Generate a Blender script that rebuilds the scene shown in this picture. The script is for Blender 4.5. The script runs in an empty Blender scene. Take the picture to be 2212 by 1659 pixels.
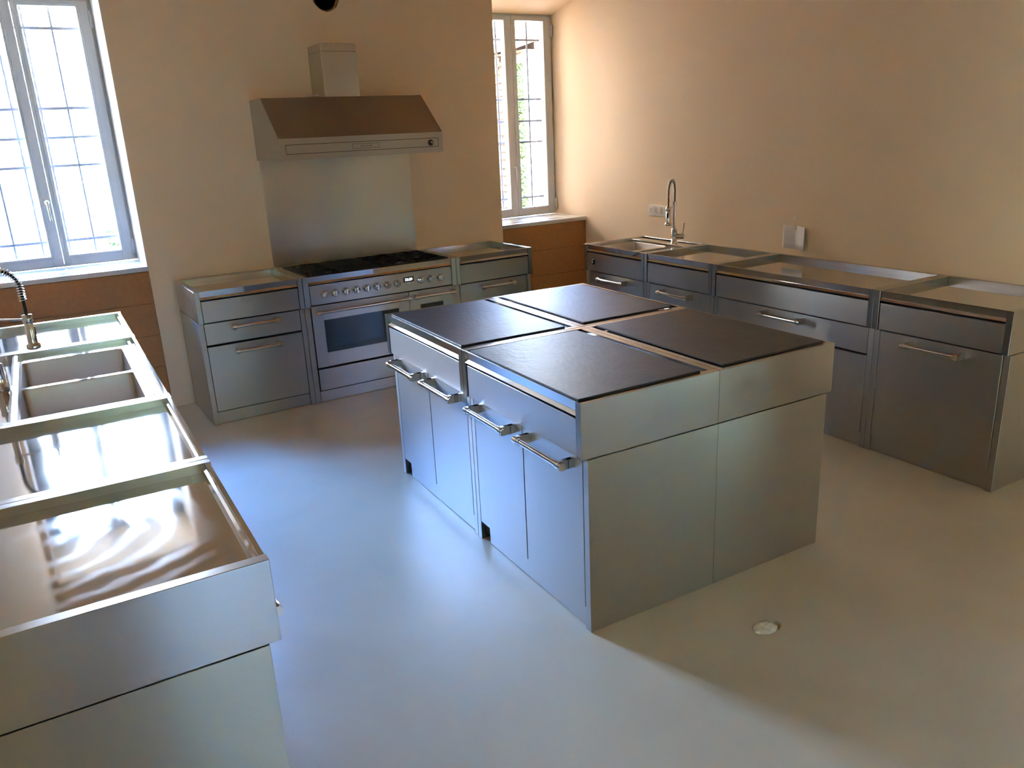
import bpy, bmesh, math, random
from mathutils import Vector, Matrix, Euler
random.seed(7)
PI = math.pi
sc = bpy.context.scene
C = sc.collection

# ------------------------------------------------------------------ camera
cd = bpy.data.cameras.new('camera')
cam = bpy.data.objects.new('camera', cd); C.objects.link(cam)
cam.location = (0.0, -5.9492, 1.7777)
cam.rotation_euler = (1.2645, 0.0457, -0.5501)
cd.sensor_width = 36.0
cd.lens = 28.113
cd.clip_start = 0.02
sc.camera = cam

# ------------------------------------------------------------------ exposure, sky, portals
sc.view_settings.view_transform = 'Standard'
sc.view_settings.look = 'None'
sc.view_settings.gamma = 1.0
sc.view_settings.exposure = 2.03
sc.view_settings.use_curve_mapping = False
SKY = 62.0
w = bpy.data.worlds.new('sky'); sc.world = w; w.use_nodes = True
nt = w.node_tree; nt.nodes.clear()
tc = nt.nodes.new('ShaderNodeTexCoord'); sp = nt.nodes.new('ShaderNodeSeparateXYZ')
cr = nt.nodes.new('ShaderNodeValToRGB'); bg = nt.nodes.new('ShaderNodeBackground'); ow = nt.nodes.new('ShaderNodeOutputWorld')
nt.links.new(tc.outputs['Generated'], sp.inputs[0]); nt.links.new(sp.outputs['Z'], cr.inputs[0])
nt.links.new(cr.outputs[0], bg.inputs[0]); nt.links.new(bg.outputs[0], ow.inputs[0])
cr.color_ramp.elements[0].position = 0.0; cr.color_ramp.elements[0].color = (0.42, 0.40, 0.36, 1)
cr.color_ramp.elements[1].position = 0.7; cr.color_ramp.elements[1].color = (0.11, 0.32, 1.0, 1)
e = cr.color_ramp.elements.new(0.24); e.color = (0.42, 0.46, 0.50, 1)
e = cr.color_ramp.elements.new(0.42); e.color = (0.20, 0.42, 1.0, 1)
bg.inputs[1].default_value = SKY

sun = bpy.data.lights.new('sun', 'SUN'); sun.energy = 135.0; sun.angle = 0.01; sun.color = (1.0, 0.86, 0.68)
so_ = bpy.data.objects.new('sun', sun); C.objects.link(so_)
so_.rotation_euler = Vector((-0.28, 0.42, -0.86)).to_track_quat('-Z', 'Y').to_euler()

def portal(name, loc, rot, sx, sy):
    l = bpy.data.lights.new(name, 'AREA'); l.shape = 'RECTANGLE'; l.size = sx; l.size_y = sy
    o = bpy.data.objects.new(name, l); C.objects.link(o); o.location = loc; o.rotation_euler = rot
    l.cycles.is_portal = True
portal('sky_portal', (0.22, 0.56, 1.88), (-PI/2, 0, 0), 0.95, 1.75)
portal('sky_portal', (3.95, 0.56, 1.88), (-PI/2, 0, 0), 0.90, 1.75)
portal('sky_portal', (4.60, -6.83, 1.1), (0, PI/2, 0), 2.2, 1.25)

portal('sky_portal', (.75, -8.62, 1.65), (PI/2, 0, 0), 1.2, 1.5)

sc.cycles.use_denoising = True
sc.cycles.max_bounces = 12
sc.cycles.diffuse_bounces = 6
sc.cycles.glossy_bounces = 6
sc.cycles.transparent_max_bounces = 12
sc.cycles.sample_clamp_indirect = 5.0
sc.cycles.blur_glossy = 0.5

# ------------------------------------------------------------------ materials
def mat(name, color, rough=0.5, metal=0.0, spec=0.5, noise=None, bump=None, aniso=0.0, coat=0.0, emit=None, rnoise=None):
    """noise=(scale, amount) colour variation; bump=(scale, strength, dist); rnoise=(scale, lo, hi)"""
    m = bpy.data.materials.new(name); m.use_nodes = True
    n = m.node_tree; b = n.nodes['Principled BSDF']
    b.inputs['Base Color'].default_value = (*color, 1)
    b.inputs['Roughness'].default_value = rough
    b.inputs['Metallic'].default_value = metal
    b.inputs['Specular IOR Level'].default_value = spec
    tco = n.nodes.new('ShaderNodeTexCoord')
    if noise:
        t = n.nodes.new('ShaderNodeTexNoise'); t.inputs['Scale'].default_value = noise[0]; t.inputs['Detail'].default_value = 6
        r = n.nodes.new('ShaderNodeValToRGB')
        a = noise[1]
        r.color_ramp.elements[0].position = 0.3; r.color_ramp.elements[1].position = 0.7
        r.color_ramp.elements[0].color = (*[max(0, c*(1-a)) for c in color], 1)
        r.color_ramp.elements[1].color = (*[min(1, c*(1+a)) for c in color], 1)
        n.links.new(tco.outputs['Object'], t.inputs['Vector']); n.links.new(t.outputs['Fac'], r.inputs[0]); n.links.new(r.outputs[0], b.inputs['Base Color'])
    if bump:
        t = n.nodes.new('ShaderNodeTexNoise'); t.inputs['Scale'].default_value = bump[0]; t.inputs['Detail'].default_value = 5
        bp = n.nodes.new('ShaderNodeBump'); bp.inputs['Strength'].default_value = bump[1]; bp.inputs['Distance'].default_value = bump[2]
        n.links.new(tco.outputs['Object'], t.inputs['Vector']); n.links.new(t.outputs['Fac'], bp.inputs['Height']); n.links.new(bp.outputs[0], b.inputs['Normal'])
    if rnoise:
        t = n.nodes.new('ShaderNodeTexNoise'); t.inputs['Scale'].default_value = rnoise[0]; t.inputs['Detail'].default_value = 5
        mr = n.nodes.new('ShaderNodeMapRange'); mr.inputs['From Min'].default_value = 0.35; mr.inputs['From Max'].default_value = 0.65
        mr.inputs['To Min'].default_value = rnoise[1]; mr.inputs['To Max'].default_value = rnoise[2]
        n.links.new(tco.outputs['Object'], t.inputs['Vector']); n.links.new(t.outputs['Fac'], mr.inputs[0]); n.links.new(mr.outputs[0], b.inputs['Roughness'])
    if aniso:
        tg = n.nodes.new('ShaderNodeTangent'); tg.direction_type = 'RADIAL'; tg.axis = 'Z'
        n.links.new(tg.outputs[0], b.inputs['Tangent']); b.inputs['Anisotropic'].default_value = aniso; b.inputs['Anisotropic Rotation'].default_value = 0.25
    if coat:
        b.inputs['Coat Weight'].default_value = coat; b.inputs['Coat Roughness'].default_value = 0.25
    if emit:
        b.inputs['Emission Color'].default_value = (*emit[0], 1); b.inputs['Emission Strength'].default_value = emit[1]
    return m

ST = (0.50, 0.49, 0.475)
M = {}
M['brushed'] = mat('brushed_steel', ST, 0.30, 1.0, aniso=0.8)
M['sheet'] = mat('splashback_steel', (0.60, 0.60, 0.58), 0.24, 1.0, aniso=0.7)
M['satin'] = mat('satin_steel_side', (0.47, 0.46, 0.44), 0.34, 1.0, aniso=0.85)
M['rim'] = mat('rim_steel', ST, 0.2, 1.0, rnoise=(4.0, 0.17, 0.25))
M['polished'] = mat('polished_steel', (0.62, 0.61, 0.60), 0.06, 1.0)
M['tray'] = mat('tray_steel', (0.60, 0.585, 0.56), 0.06, 1.0, rnoise=(3.0, 0.045, 0.08))
M['chrome'] = mat('chrome', (0.72, 0.71, 0.71), 0.07, 1.0)
M['bowl'] = mat('bowl_steel', (0.55, 0.53, 0.50), 0.3, 1.0, rnoise=(60.0, 0.32, 0.42))
M['slate'] = mat('dark_slate', (0.032, 0.031, 0.031), 0.46, 0.0, 0.45, noise=(9, 0.25), bump=(38, 0.45, 0.004))
M['black'] = mat('black_enamel', (0.008, 0.008, 0.008), 0.35)
M['iron'] = mat('cast_iron', (0.015, 0.014, 0.013), 0.55, bump=(300, 0.3, 0.001))
M['brass'] = mat('brass', (0.55, 0.36, 0.18), 0.3, 1.0)
M['gap'] = mat('dark_gap', (0.01, 0.01, 0.01), 0.8)
M['ovenglass'] = mat('oven_glass', (0.02, 0.022, 0.02), 0.06, 0.0, 0.9, coat=0.0)
M['wall'] = mat('cream_plaster', (0.81, 0.635, 0.42), 0.75, 0, 0.3, noise=(1.2, 0.03), bump=(90, 0.25, 0.002))
M['reveal'] = mat('white_plaster', (0.70, 0.68, 0.63), 0.7, 0, 0.3, bump=(60, 0.2, 0.002))
M['ceil'] = mat('brown_ceiling', (0.42, 0.21, 0.085), 0.8, 0, 0.3, noise=(2, 0.03))
M['board'] = mat('brown_board', (0.36, 0.165, 0.055), 0.6, 0, 0.35, noise=(30, 0.08), bump=(120, 0.15, 0.001))
M['sill'] = mat('white_sill', (0.62, 0.61, 0.59), 0.28, 0, 0.5, noise=(6, 0.03))
M['frame'] = mat('window_white', (0.50, 0.51, 0.51), 0.35, 0, 0.5, noise=(5, 0.02))
M['white'] = mat('white_plastic', (0.75, 0.72, 0.62), 0.35)
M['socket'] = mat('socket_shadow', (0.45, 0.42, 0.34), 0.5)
M['bar'] = mat('grille_iron', (0.07, 0.065, 0.065), 0.5, 0.3, bump=(40, 0.3, 0.003))
M['paper'] = mat('paper', (0.72, 0.68, 0.66), 0.8)
M['ink'] = mat('ink', (0.22, 0.20, 0.28), 0.8)
M['tape'] = mat('masking_tape', (0.62, 0.55, 0.36), 0.5)
M['plug'] = mat('plaster_plug', (0.85, 0.83, 0.68), 0.9, noise=(60, 0.15), bump=(80, 0.6, 0.004))
M['rawplaster'] = mat('raw_plaster', (0.30, 0.21, 0.11), 0.9, noise=(60, 0.4), bump=(80, 0.8, 0.006))
M['rubber'] = mat('black_rubber', (0.012, 0.011, 0.012), 0.4)
M['film'] = mat('crumpled_film', (0.75, 0.70, 0.66), 0.2, 0, 0.7)
M['vent'] = mat('sill_vent', (0.55, 0.55, 0.53), 0.4)
M['stone'] = mat('building_stone', (0.13, 0.095, 0.065), 0.9, noise=(5, 0.45), bump=(14, 0.7, 0.03))
M['mortar'] = mat('building_mortar', (0.16, 0.13, 0.10), 0.95, noise=(20, 0.15))
M['render'] = mat('building_render', (0.74, 0.64, 0.47), 0.9)
M['ochre'] = mat('ochre_render', (0.27, 0.21, 0.13), 0.9)
M['eave'] = mat('eave_wood', (0.16, 0.085, 0.05), 0.8, noise=(10, 0.2))
M['leaf'] = mat('leaf', (0.09, 0.14, 0.045), 0.5)
M['gravel'] = mat('pale_gravel', (0.72, 0.64, 0.52), 0.95, noise=(3, 0.08))
M['lawn'] = mat('lawn', (0.19, 0.23, 0.12), 0.95, noise=(3, 0.3))
M['display'] = mat('display_digits', (0.1, 0.1, 0.1), 0.4, emit=((0.75, 0.95, 1.0), 1.6))
M['darkpost'] = mat('dark_post', (0.05, 0.04, 0.035), 0.5, noise=(8, 0.2))
M['dirt'] = mat('dark_crumb', (0.06, 0.05, 0.04), 0.9)

# microcement floor: trowelled colour and gloss
def floor_mat():
    m = bpy.data.materials.new('microcement'); m.use_nodes = True
    n = m.node_tree; b = n.nodes['Principled BSDF']; L = n.links
    tco = n.nodes.new('ShaderNodeTexCoord')
    t1 = n.nodes.new('ShaderNodeTexNoise'); t1.inputs['Scale'].default_value = 1.6; t1.inputs['Detail'].default_value = 8; t1.inputs['Distortion'].default_value = 0.6
    r = n.nodes.new('ShaderNodeValToRGB'); r.color_ramp.elements[0].position = .3; r.color_ramp.elements[1].position = .72
    r.color_ramp.elements[0].color = (0.50, 0.45, 0.33, 1); r.color_ramp.elements[1].color = (0.60, 0.54, 0.40, 1)
    L.new(tco.outputs['Object'], t1.inputs['Vector']); L.new(t1.outputs['Fac'], r.inputs[0]); L.new(r.outputs[0], b.inputs['Base Color'])
    t2 = n.nodes.new('ShaderNodeTexNoise'); t2.inputs['Scale'].default_value = 4.0; t2.inputs['Detail'].default_value = 8; t2.inputs['Distortion'].default_value = 1.2
    mr = n.nodes.new('ShaderNodeMapRange'); mr.inputs['From Min'].default_value = .3; mr.inputs['From Max'].default_value = .7
    mr.inputs['To Min'].default_value = 0.29; mr.inputs['To Max'].default_value = 0.36
    L.new(tco.outputs['Object'], t2.inputs['Vector']); L.new(t2.outputs['Fac'], mr.inputs[0]); L.new(mr.outputs[0], b.inputs['Roughness'])
    t3 = n.nodes.new('ShaderNodeTexNoise'); t3.inputs['Scale'].default_value = 7.0; t3.inputs['Detail'].default_value = 7; t3.inputs['Distortion'].default_value = 2.0
    bp = n.nodes.new('ShaderNodeBump'); bp.inputs['Strength'].default_value = 0.12; bp.inputs['Distance'].default_value = 0.006
    L.new(tco.outputs['Object'], t3.inputs['Vector']); L.new(t3.outputs['Fac'], bp.inputs['Height']); L.new(bp.outputs[0], b.inputs['Normal'])
    b.inputs['Specular IOR Level'].default_value = 1.0
    return m
M['floor'] = floor_mat()

# tray with cleaning swirls: smear changes the gloss
def smear_mat():
    m = bpy.data.materials.new('smeared_tray_steel'); m.use_nodes = True
    n = m.node_tree; b = n.nodes['Principled BSDF']; L = n.links
    b.inputs['Metallic'].default_value = 1.0
    b.inputs['Base Color'].default_value = (0.62, 0.60, 0.57, 1)
    tco = n.nodes.new('ShaderNodeTexCoord')
    wv = n.nodes.new('ShaderNodeTexWave'); wv.wave_type = 'RINGS'; wv.rings_direction = 'Z'
    mp = n.nodes.new('ShaderNodeMapping'); mp.inputs['Location'].default_value = (-0.45, -0.42, 0)
    wv.inputs['Scale'].default_value = 4; wv.inputs['Distortion'].default_value = 9; wv.inputs['Detail'].default_value = 3; wv.inputs['Detail Scale'].default_value = 1.0
    ns = n.nodes.new('ShaderNodeTexNoise'); ns.inputs['Scale'].default_value = 4; ns.inputs['Detail'].default_value = 3
    mu = n.nodes.new('ShaderNodeMath'); mu.operation = 'MULTIPLY'
    mr = n.nodes.new('ShaderNodeMapRange'); mr.inputs['From Min'].default_value = 0.1; mr.inputs['From Max'].default_value = 0.6
    mr.inputs['To Min'].default_value = 0.05; mr.inputs['To Max'].default_value = 0.115
    L.new(tco.outputs['Object'], mp.inputs[0]); L.new(mp.outputs[0], wv.inputs['Vector']); L.new(tco.outputs['Object'], ns.inputs['Vector'])
    L.new(wv.outputs['Fac'], mu.inputs[0]); L.new(ns.outputs['Fac'], mu.inputs[1]); L.new(mu.outputs[0], mr.inputs[0]); L.new(mr.outputs[0], b.inputs['Roughness'])
    return m
M['smear'] = smear_mat()

def glass_mat():
    m = bpy.data.materials.new('window_glass'); m.use_nodes = True
    n = m.node_tree; n.nodes.clear(); L = n.links
    o = n.nodes.new('ShaderNodeOutputMaterial'); mx = n.nodes.new('ShaderNodeMixShader')
    t = n.nodes.new('ShaderNodeBsdfTransparent'); g = n.nodes.new('ShaderNodeBsdfGlossy'); fr = n.nodes.new('ShaderNodeFresnel')
    fr.inputs['IOR'].default_value = 1.3
    g.inputs['Roughness'].default_value = 0.02; t.inputs['Color'].default_value = (0.96, 0.98, 0.97, 1)
    L.new(fr.outputs[0], mx.inputs[0]); L.new(t.outputs[0], mx.inputs[1]); L.new(g.outputs[0], mx.inputs[2]); L.new(mx.outputs[0], o.inputs[0])
    return m
M['glass'] = glass_mat()

# ------------------------------------------------------------------ mesh helpers
class MB:
    def __init__(s): s.v = []; s.f = []; s.smooth = []
    def add(s, v, f, smooth=False):
        o = len(s.v); s.v += [tuple(p) for p in v]; s.f += [tuple(i+o for i in q) for q in f]; s.smooth += [smooth]*len(f); return s
    def box(s, x0, x1, y0, y1, z0, z1):
        return s.add([(x0,y0,z0),(x1,y0,z0),(x1,y1,z0),(x0,y1,z0),(x0,y0,z1),(x1,y0,z1),(x1,y1,z1),(x0,y1,z1)],
                     [(0,3,2,1),(4,5,6,7),(0,1,5,4),(1,2,6,5),(2,3,7,6),(3,0,4,7)])
    def prism(s, pts, axis, a, b):
        """pts: 2-D outline; axis 'x': pts=(y,z), 'y': pts=(x,z), 'z': pts=(x,y)"""
        def P(p, t): return {'x': (t, p[0], p[1]), 'y': (p[0], t, p[1]), 'z': (p[0], p[1], t)}[axis]
        n = len(pts)
        v = [P(p, a) for p in pts] + [P(p, b) for p in pts]
        f = [tuple(range(n)), tuple(range(2*n-1, n-1, -1))] + [(i, (i+1) % n + 0, (i+1) % n + n, i+n) for i in range(n)]
        return s.add(v, f)
    def cyl(s, p0, p1, r0, r1=None, n=20, caps=True):
        r1 = r0 if r1 is None else r1
        p0 = Vector(p0); p1 = Vector(p1); d = (p1-p0).normalized()
        u = d.orthogonal().normalized(); w_ = d.cross(u)
        v = []
        for p, r in ((p0, r0), (p1, r1)):
            for i in range(n):
                a = 2*PI*i/n; v.append(p+u*(math.cos(a)*r)+w_*(math.sin(a)*r))
        s.add(v, [(i, (i+1) % n, (i+1) % n+n, i+n) for i in range(n)], True)
        if caps:
            s.add(v[:n], [tuple(range(n-1, -1, -1))]); s.add(v[n:], [tuple(range(n))])
        return s
    def tube(s, pts, r, n=8, closed=False):
        pts = [Vector(p) for p in pts]; N = len(pts); v = []
        t0 = (pts[1]-pts[0]).normalized(); u = t0.orthogonal().normalized()
        for i, p in enumerate(pts):
            a = pts[max(i-1, 0)]; b = pts[min(i+1, N-1)]
            t = (b-a).normalized(); u = (u-t*u.dot(t)).normalized(); w_ = t.cross(u)
            rr = r[i] if isinstance(r, (list, tuple)) else r
            for k in range(n):
                an = 2*PI*k/n; v.append(p+u*(math.cos(an)*rr)+w_*(math.sin(an)*rr))
        f = [(i*n+k, i*n+(k+1) % n, (i+1)*n+(k+1) % n, (i+1)*n+k) for i in range(N-1) for k in range(n)]
        s.add(v, f, True)
        s.add(v[:n], [tuple(range(n-1, -1, -1))]); s.add(v[-n:], [tuple(range(n))])
        return s
    def lathe(s, prof, c=(0,0,0), n=24, axis='z'):
        v = []
        for r, h in prof:
            for i in range(n):
                a = 2*PI*i/n; x, y = math.cos(a)*r, math.sin(a)*r
                q = {'z': (x, y, h), 'y': (x, h, y), 'x': (h, x, y)}[axis]
                v.append((c[0]+q[0], c[1]+q[1], c[2]+q[2]))
        f = [(j*n+i, j*n+(i+1) % n, (j+1)*n+(i+1) % n, (j+1)*n+i) for j in range(len(prof)-1) for i in range(n)]
        s.add(v, f, True)
        s.add(v[:n], [tuple(range(n))]); s.add(v[-n:], [tuple(range(n))])
        return s
    def loft(s, loops, cap_last=True, smooth=True):
        n = len(loops[0]); v = [p for l in loops for p in l]
        f = [(j*n+i, j*n+(i+1) % n, (j+1)*n+(i+1) % n, (j+1)*n+i) for j in range(len(loops)-1) for i in range(n)]
        s.add(v, f, smooth)
        if cap_last: s.add(loops[-1], [tuple(range(n))])
        return s
    def mesh(s, name, m):
        me = bpy.data.meshes.new(name); me.from_pydata(s.v, [], s.f)
        bm = bmesh.new(); bm.from_mesh(me); bmesh.ops.recalc_face_normals(bm, faces=bm.faces) if getattr(s, 'recalc', True) else None
        bm.to_mesh(me); bm.free()
        for p, q in zip(me.polygons, s.smooth): p.use_smooth = q
        me.materials.append(M[m]); return me
    def build(s, name, m, parent=None, bevel=0.0, seg=1, loc=None):
        me = s.mesh(name, m)
        o = bpy.data.objects.new(name, me); C.objects.link(o)
        if parent is not None: o.parent = parent
        if loc: o.location = loc
        if bevel:
            md = o.modifiers.new('bevel', 'BEVEL'); md.width = bevel; md.segments = seg; md.limit_method = 'ANGLE'; md.angle_limit = 0.7
        return o

def tag(o, label=None, cat=None, group=None, kind=None):
    if label: o['label'] = label
    if cat: o['category'] = cat
    if group: o['group'] = group
    if kind: o['kind'] = kind
    return o
def empty(name, loc, rz=0.0):
    o = bpy.data.objects.new(name, None); C.objects.link(o); o.location = loc; o.rotation_euler = (0, 0, rz); o.empty_display_size = 0.1
    return o
def struct(mb, name, m, **k): return tag(mb.build(name, m, **k), kind='structure')

# ------------------------------------------------------------------ room shell
XW0, XW1, XR, XL = 0.694, 3.512, 4.39, -0.29
YB = -8.5; ZC = 3.35; N0 = -0.255
ZS = 1.013
def ragged(cx, cy, rx, ry, n, amp, seed):
    rnd = random.Random(seed); out = []
    ph = [rnd.uniform(0, 6.28) for _ in range(5)]
    for i in range(n):
        a = 2*PI*i/n
        k = 1+amp*(math.sin(2*a+ph[0])*.5+math.sin(5*a+ph[1])*.4+math.sin(9*a+ph[2])*.3+rnd.uniform(-.4, .4))
        out.append((cx+math.cos(a)*rx*k, cy+math.sin(a)*ry*k))
    return out
def plate_with_hole(outer_rect, loop, conv):
    """faces between a rectangle and an inner loop (angles matched)"""
    x0, x1, y0, y1 = outer_rect
    cx = sum(p[0] for p in loop)/len(loop); cy = sum(p[1] for p in loop)/len(loop)
    out = []
    for p in loop:
        dx, dy = p[0]-cx, p[1]-cy
        tx = ((x1 if dx > 0 else x0)-cx)/dx if abs(dx) > 1e-9 else 1e9
        ty = ((y1 if dy > 0 else y0)-cy)/dy if abs(dy) > 1e-9 else 1e9
        t = min(tx, ty); out.append((cx+dx*t, cy+dy*t))
    # snap the nearest outer points to the corners
    for c in ((x0, y0), (x1, y0), (x1, y1), (x0, y1)):
        i = min(range(len(out)), key=lambda k: (out[k][0]-c[0])**2+(out[k][1]-c[1])**2); out[i] = c
    n = len(loop)
    return [conv(*p) for p in out]+[conv(*p) for p in loop], [(i, (i+1) % n, (i+1) % n+n, i+n) for i in range(n)]

# back wall with the chimney breast between two window niches
bw = MB()
HX0, HX1, HZ0, HZ1 = 2.00, 2.32, 2.57, 2.89
bw.box(XW0, HX0, 0, .75, 0, ZC); bw.box(HX1, XW1, 0, .75, 0, ZC)
bw.box(HX0, HX1, 0, .75, 0, HZ0); bw.box(HX0, HX1, 0, .75, HZ1, ZC); bw.box(HX0, HX1, .5, .75, HZ0, HZ1)
hole = ragged(2.155, 2.735, .094, .092, 64, .035, 3)
v, f = plate_with_hole((HX0, HX1, HZ0, HZ1), hole, lambda x, z: (x, 0, z)); bw.add(v, f)
for x0, x1 in ((XL-.3, XW0), (XW1, XR+.3)):
    a = N0 if x0 < 0 else XW1; b = XW0 if x0 < 0 else XR
    bw.prism([(0, 2.85), (.45, 2.745), (.75, 2.745), (.75, ZC), (0, ZC)], 'x', x0, x1)
    bw.box(x0, x1, .012, .75, 0, ZS-.03)
bw.box(XL-.3, N0, 0, .75, 0, 2.9)
struct(bw, 'wall_back', 'wall')
# plaster skin of the niches (paler than the room)
rv = MB()
rv.box(XW0-.004, XW0, .002, .45, ZS, 2.745); rv.box(N0, N0+.004, .002, .45, ZS, 2.745)
struct(rv, 'trim_1', 'reveal')
struct(MB().box(XL-.3, XL, YB, 0, 0, ZC), 'wall_left', 'wall')
struct(MB().box(-7.0, -6.7, -12, -1, -.6, 6.0), 'warm_bounce_wall', 'render')  # unseen wall, added to turn the outside light warm
DY0, DY1, DZ = -7.45, -6.2, 2.2
rw = MB(); rw.box(XR, XR+.3, DY1, .75, 0, ZC); rw.box(XR, XR+.3, YB, DY0, 0, ZC); rw.box(XR, XR+.3, DY0, DY1, DZ, ZC)
struct(rw, 'wall_right', 'wall')
WX0, WX1, WZ0, WZ1 = .10, 1.25, .8, 2.3      # window in the wall behind the viewer
fw = MB()
fw.box(XL-.3, WX0, YB-.3, YB, 0, ZC); fw.box(WX1, XR+.3, YB-.3, YB, 0, ZC); fw.box(WX0, WX1, YB-.3, YB, 0, WZ0); fw.box(WX0, WX1, YB-.3, YB, WZ1, ZC); 
struct(fw, 'wall_front', 'wall')
struct(MB().box(XL-.3, XR+.3, YB-.3, .75, ZC, ZC+.2), 'ceiling', 'ceil')
# floor with a ragged hole
fl = MB()
QX0, QX1, QY0, QY1 = 1.90, 2.22, -4.40, -4.08
X0, X1, Y0, Y1 = XL-.3, XR+.3, YB-.3, .75
fl.box(X0, QX0, Y0, Y1, -.15, 0); fl.box(QX1, X1, Y0, Y1, -.15, 0); fl.box(QX0, QX1, Y0, QY0, -.15, 0); fl.box(QX0, QX1, QY1, Y1, -.15, 0)
fh = ragged(2.053, -4.238, .060, .039, 56, .05, 11)
v, f = plate_with_hole((QX0, QX1, QY0, QY1), fh, lambda x, y: (x, y, 0)); fl.add(v, f)
v = [(x, y, 0) for x, y in fh]+[(x, y, -.05) for x, y in fh]; n = len(fh)
fl.add(v, [(i, (i+1) % n, (i+1) % n+n, i+n) for i in range(n)])
fl.box(QX0, QX1, QY0, QY1, -.15, -.05)
struct(fl, 'floor', 'floor')

sw = MB(); yw0, yw1 = YB-.18, YB-.12
sw.box(WX0, WX0+.07, yw0, yw1, WZ0, WZ1); sw.box(WX1-.07, WX1, yw0, yw1, WZ0, WZ1); sw.box(WX0+.07, WX1-.07, yw0, yw1, WZ0, WZ0+.07); sw.box(WX0+.07, WX1-.07, yw0, yw1, WZ1-.07, WZ1)
sw.box((WX0+WX1)/2-.05, (WX0+WX1)/2+.05, yw0, yw1, WZ0+.07, WZ1-.07)
sw = struct(sw, 'window_3', 'frame')
for a, b in ((WX0+.07, (WX0+WX1)/2-.05), ((WX0+WX1)/2+.05, WX1-.07)): MB().box(a, b, yw0+.03, yw0+.034, WZ0+.07, WZ1-.07).build('pane', 'glass', sw)
# post added behind the viewer only to reflect as a dark streak in the steel
struct(MB().box(-.03, .17, -6.62, -6.42, 0, ZC), 'dark_streak_post', 'darkpost')
# door behind the camera (glazed, to the garden)
def door_glazed():
    d = MB(); a, b = XR+.10, XR+.16; ym = (DY0+DY1)/2
    d.box(a, b, DY0, DY0+.07, 0, DZ); d.box(a, b, DY1-.07, DY1, 0, DZ); d.box(a, b, DY0, DY1, DZ-.08, DZ)
    d.box(a, b, ym-.05, ym+.05, 0, DZ); d.box(a, b, DY0, DY1, 0, .12)
    o = struct(d, 'door_1', 'frame')
    MB().box(a+.03, a+.034, DY0+.07, ym-.05, .12, DZ-.08).build('pane', 'glass', o)
    MB().box(a+.03, a+.034, ym+.05, DY1-.07, .12, DZ-.08).build('pane', 'glass', o)
    struct(MB().box(XR+.3, XR+1.8, DY0-1.5, DY1+1.0, 2.60, 2.70), 'sun_block_slab', 'render')  # unseen slab, added to keep sun and high sky off the door
door_glazed()

# brown boards under the sills, in courses
def boards(x0, x1, wall):
    zs = [0.004, .085, .311, .535, .760, ZS-.034]
    for a, b in zip(zs[:-1], zs[1:]):
        o = MB().box(x0+.001, x1-.001, -.002, .010, a+.001, b-.001).build('board', 'board', bpy.data.objects['wall_back'], bevel=.001)
boards(N0, XW0, 0); boards(XW1, XR, 0)

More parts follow.
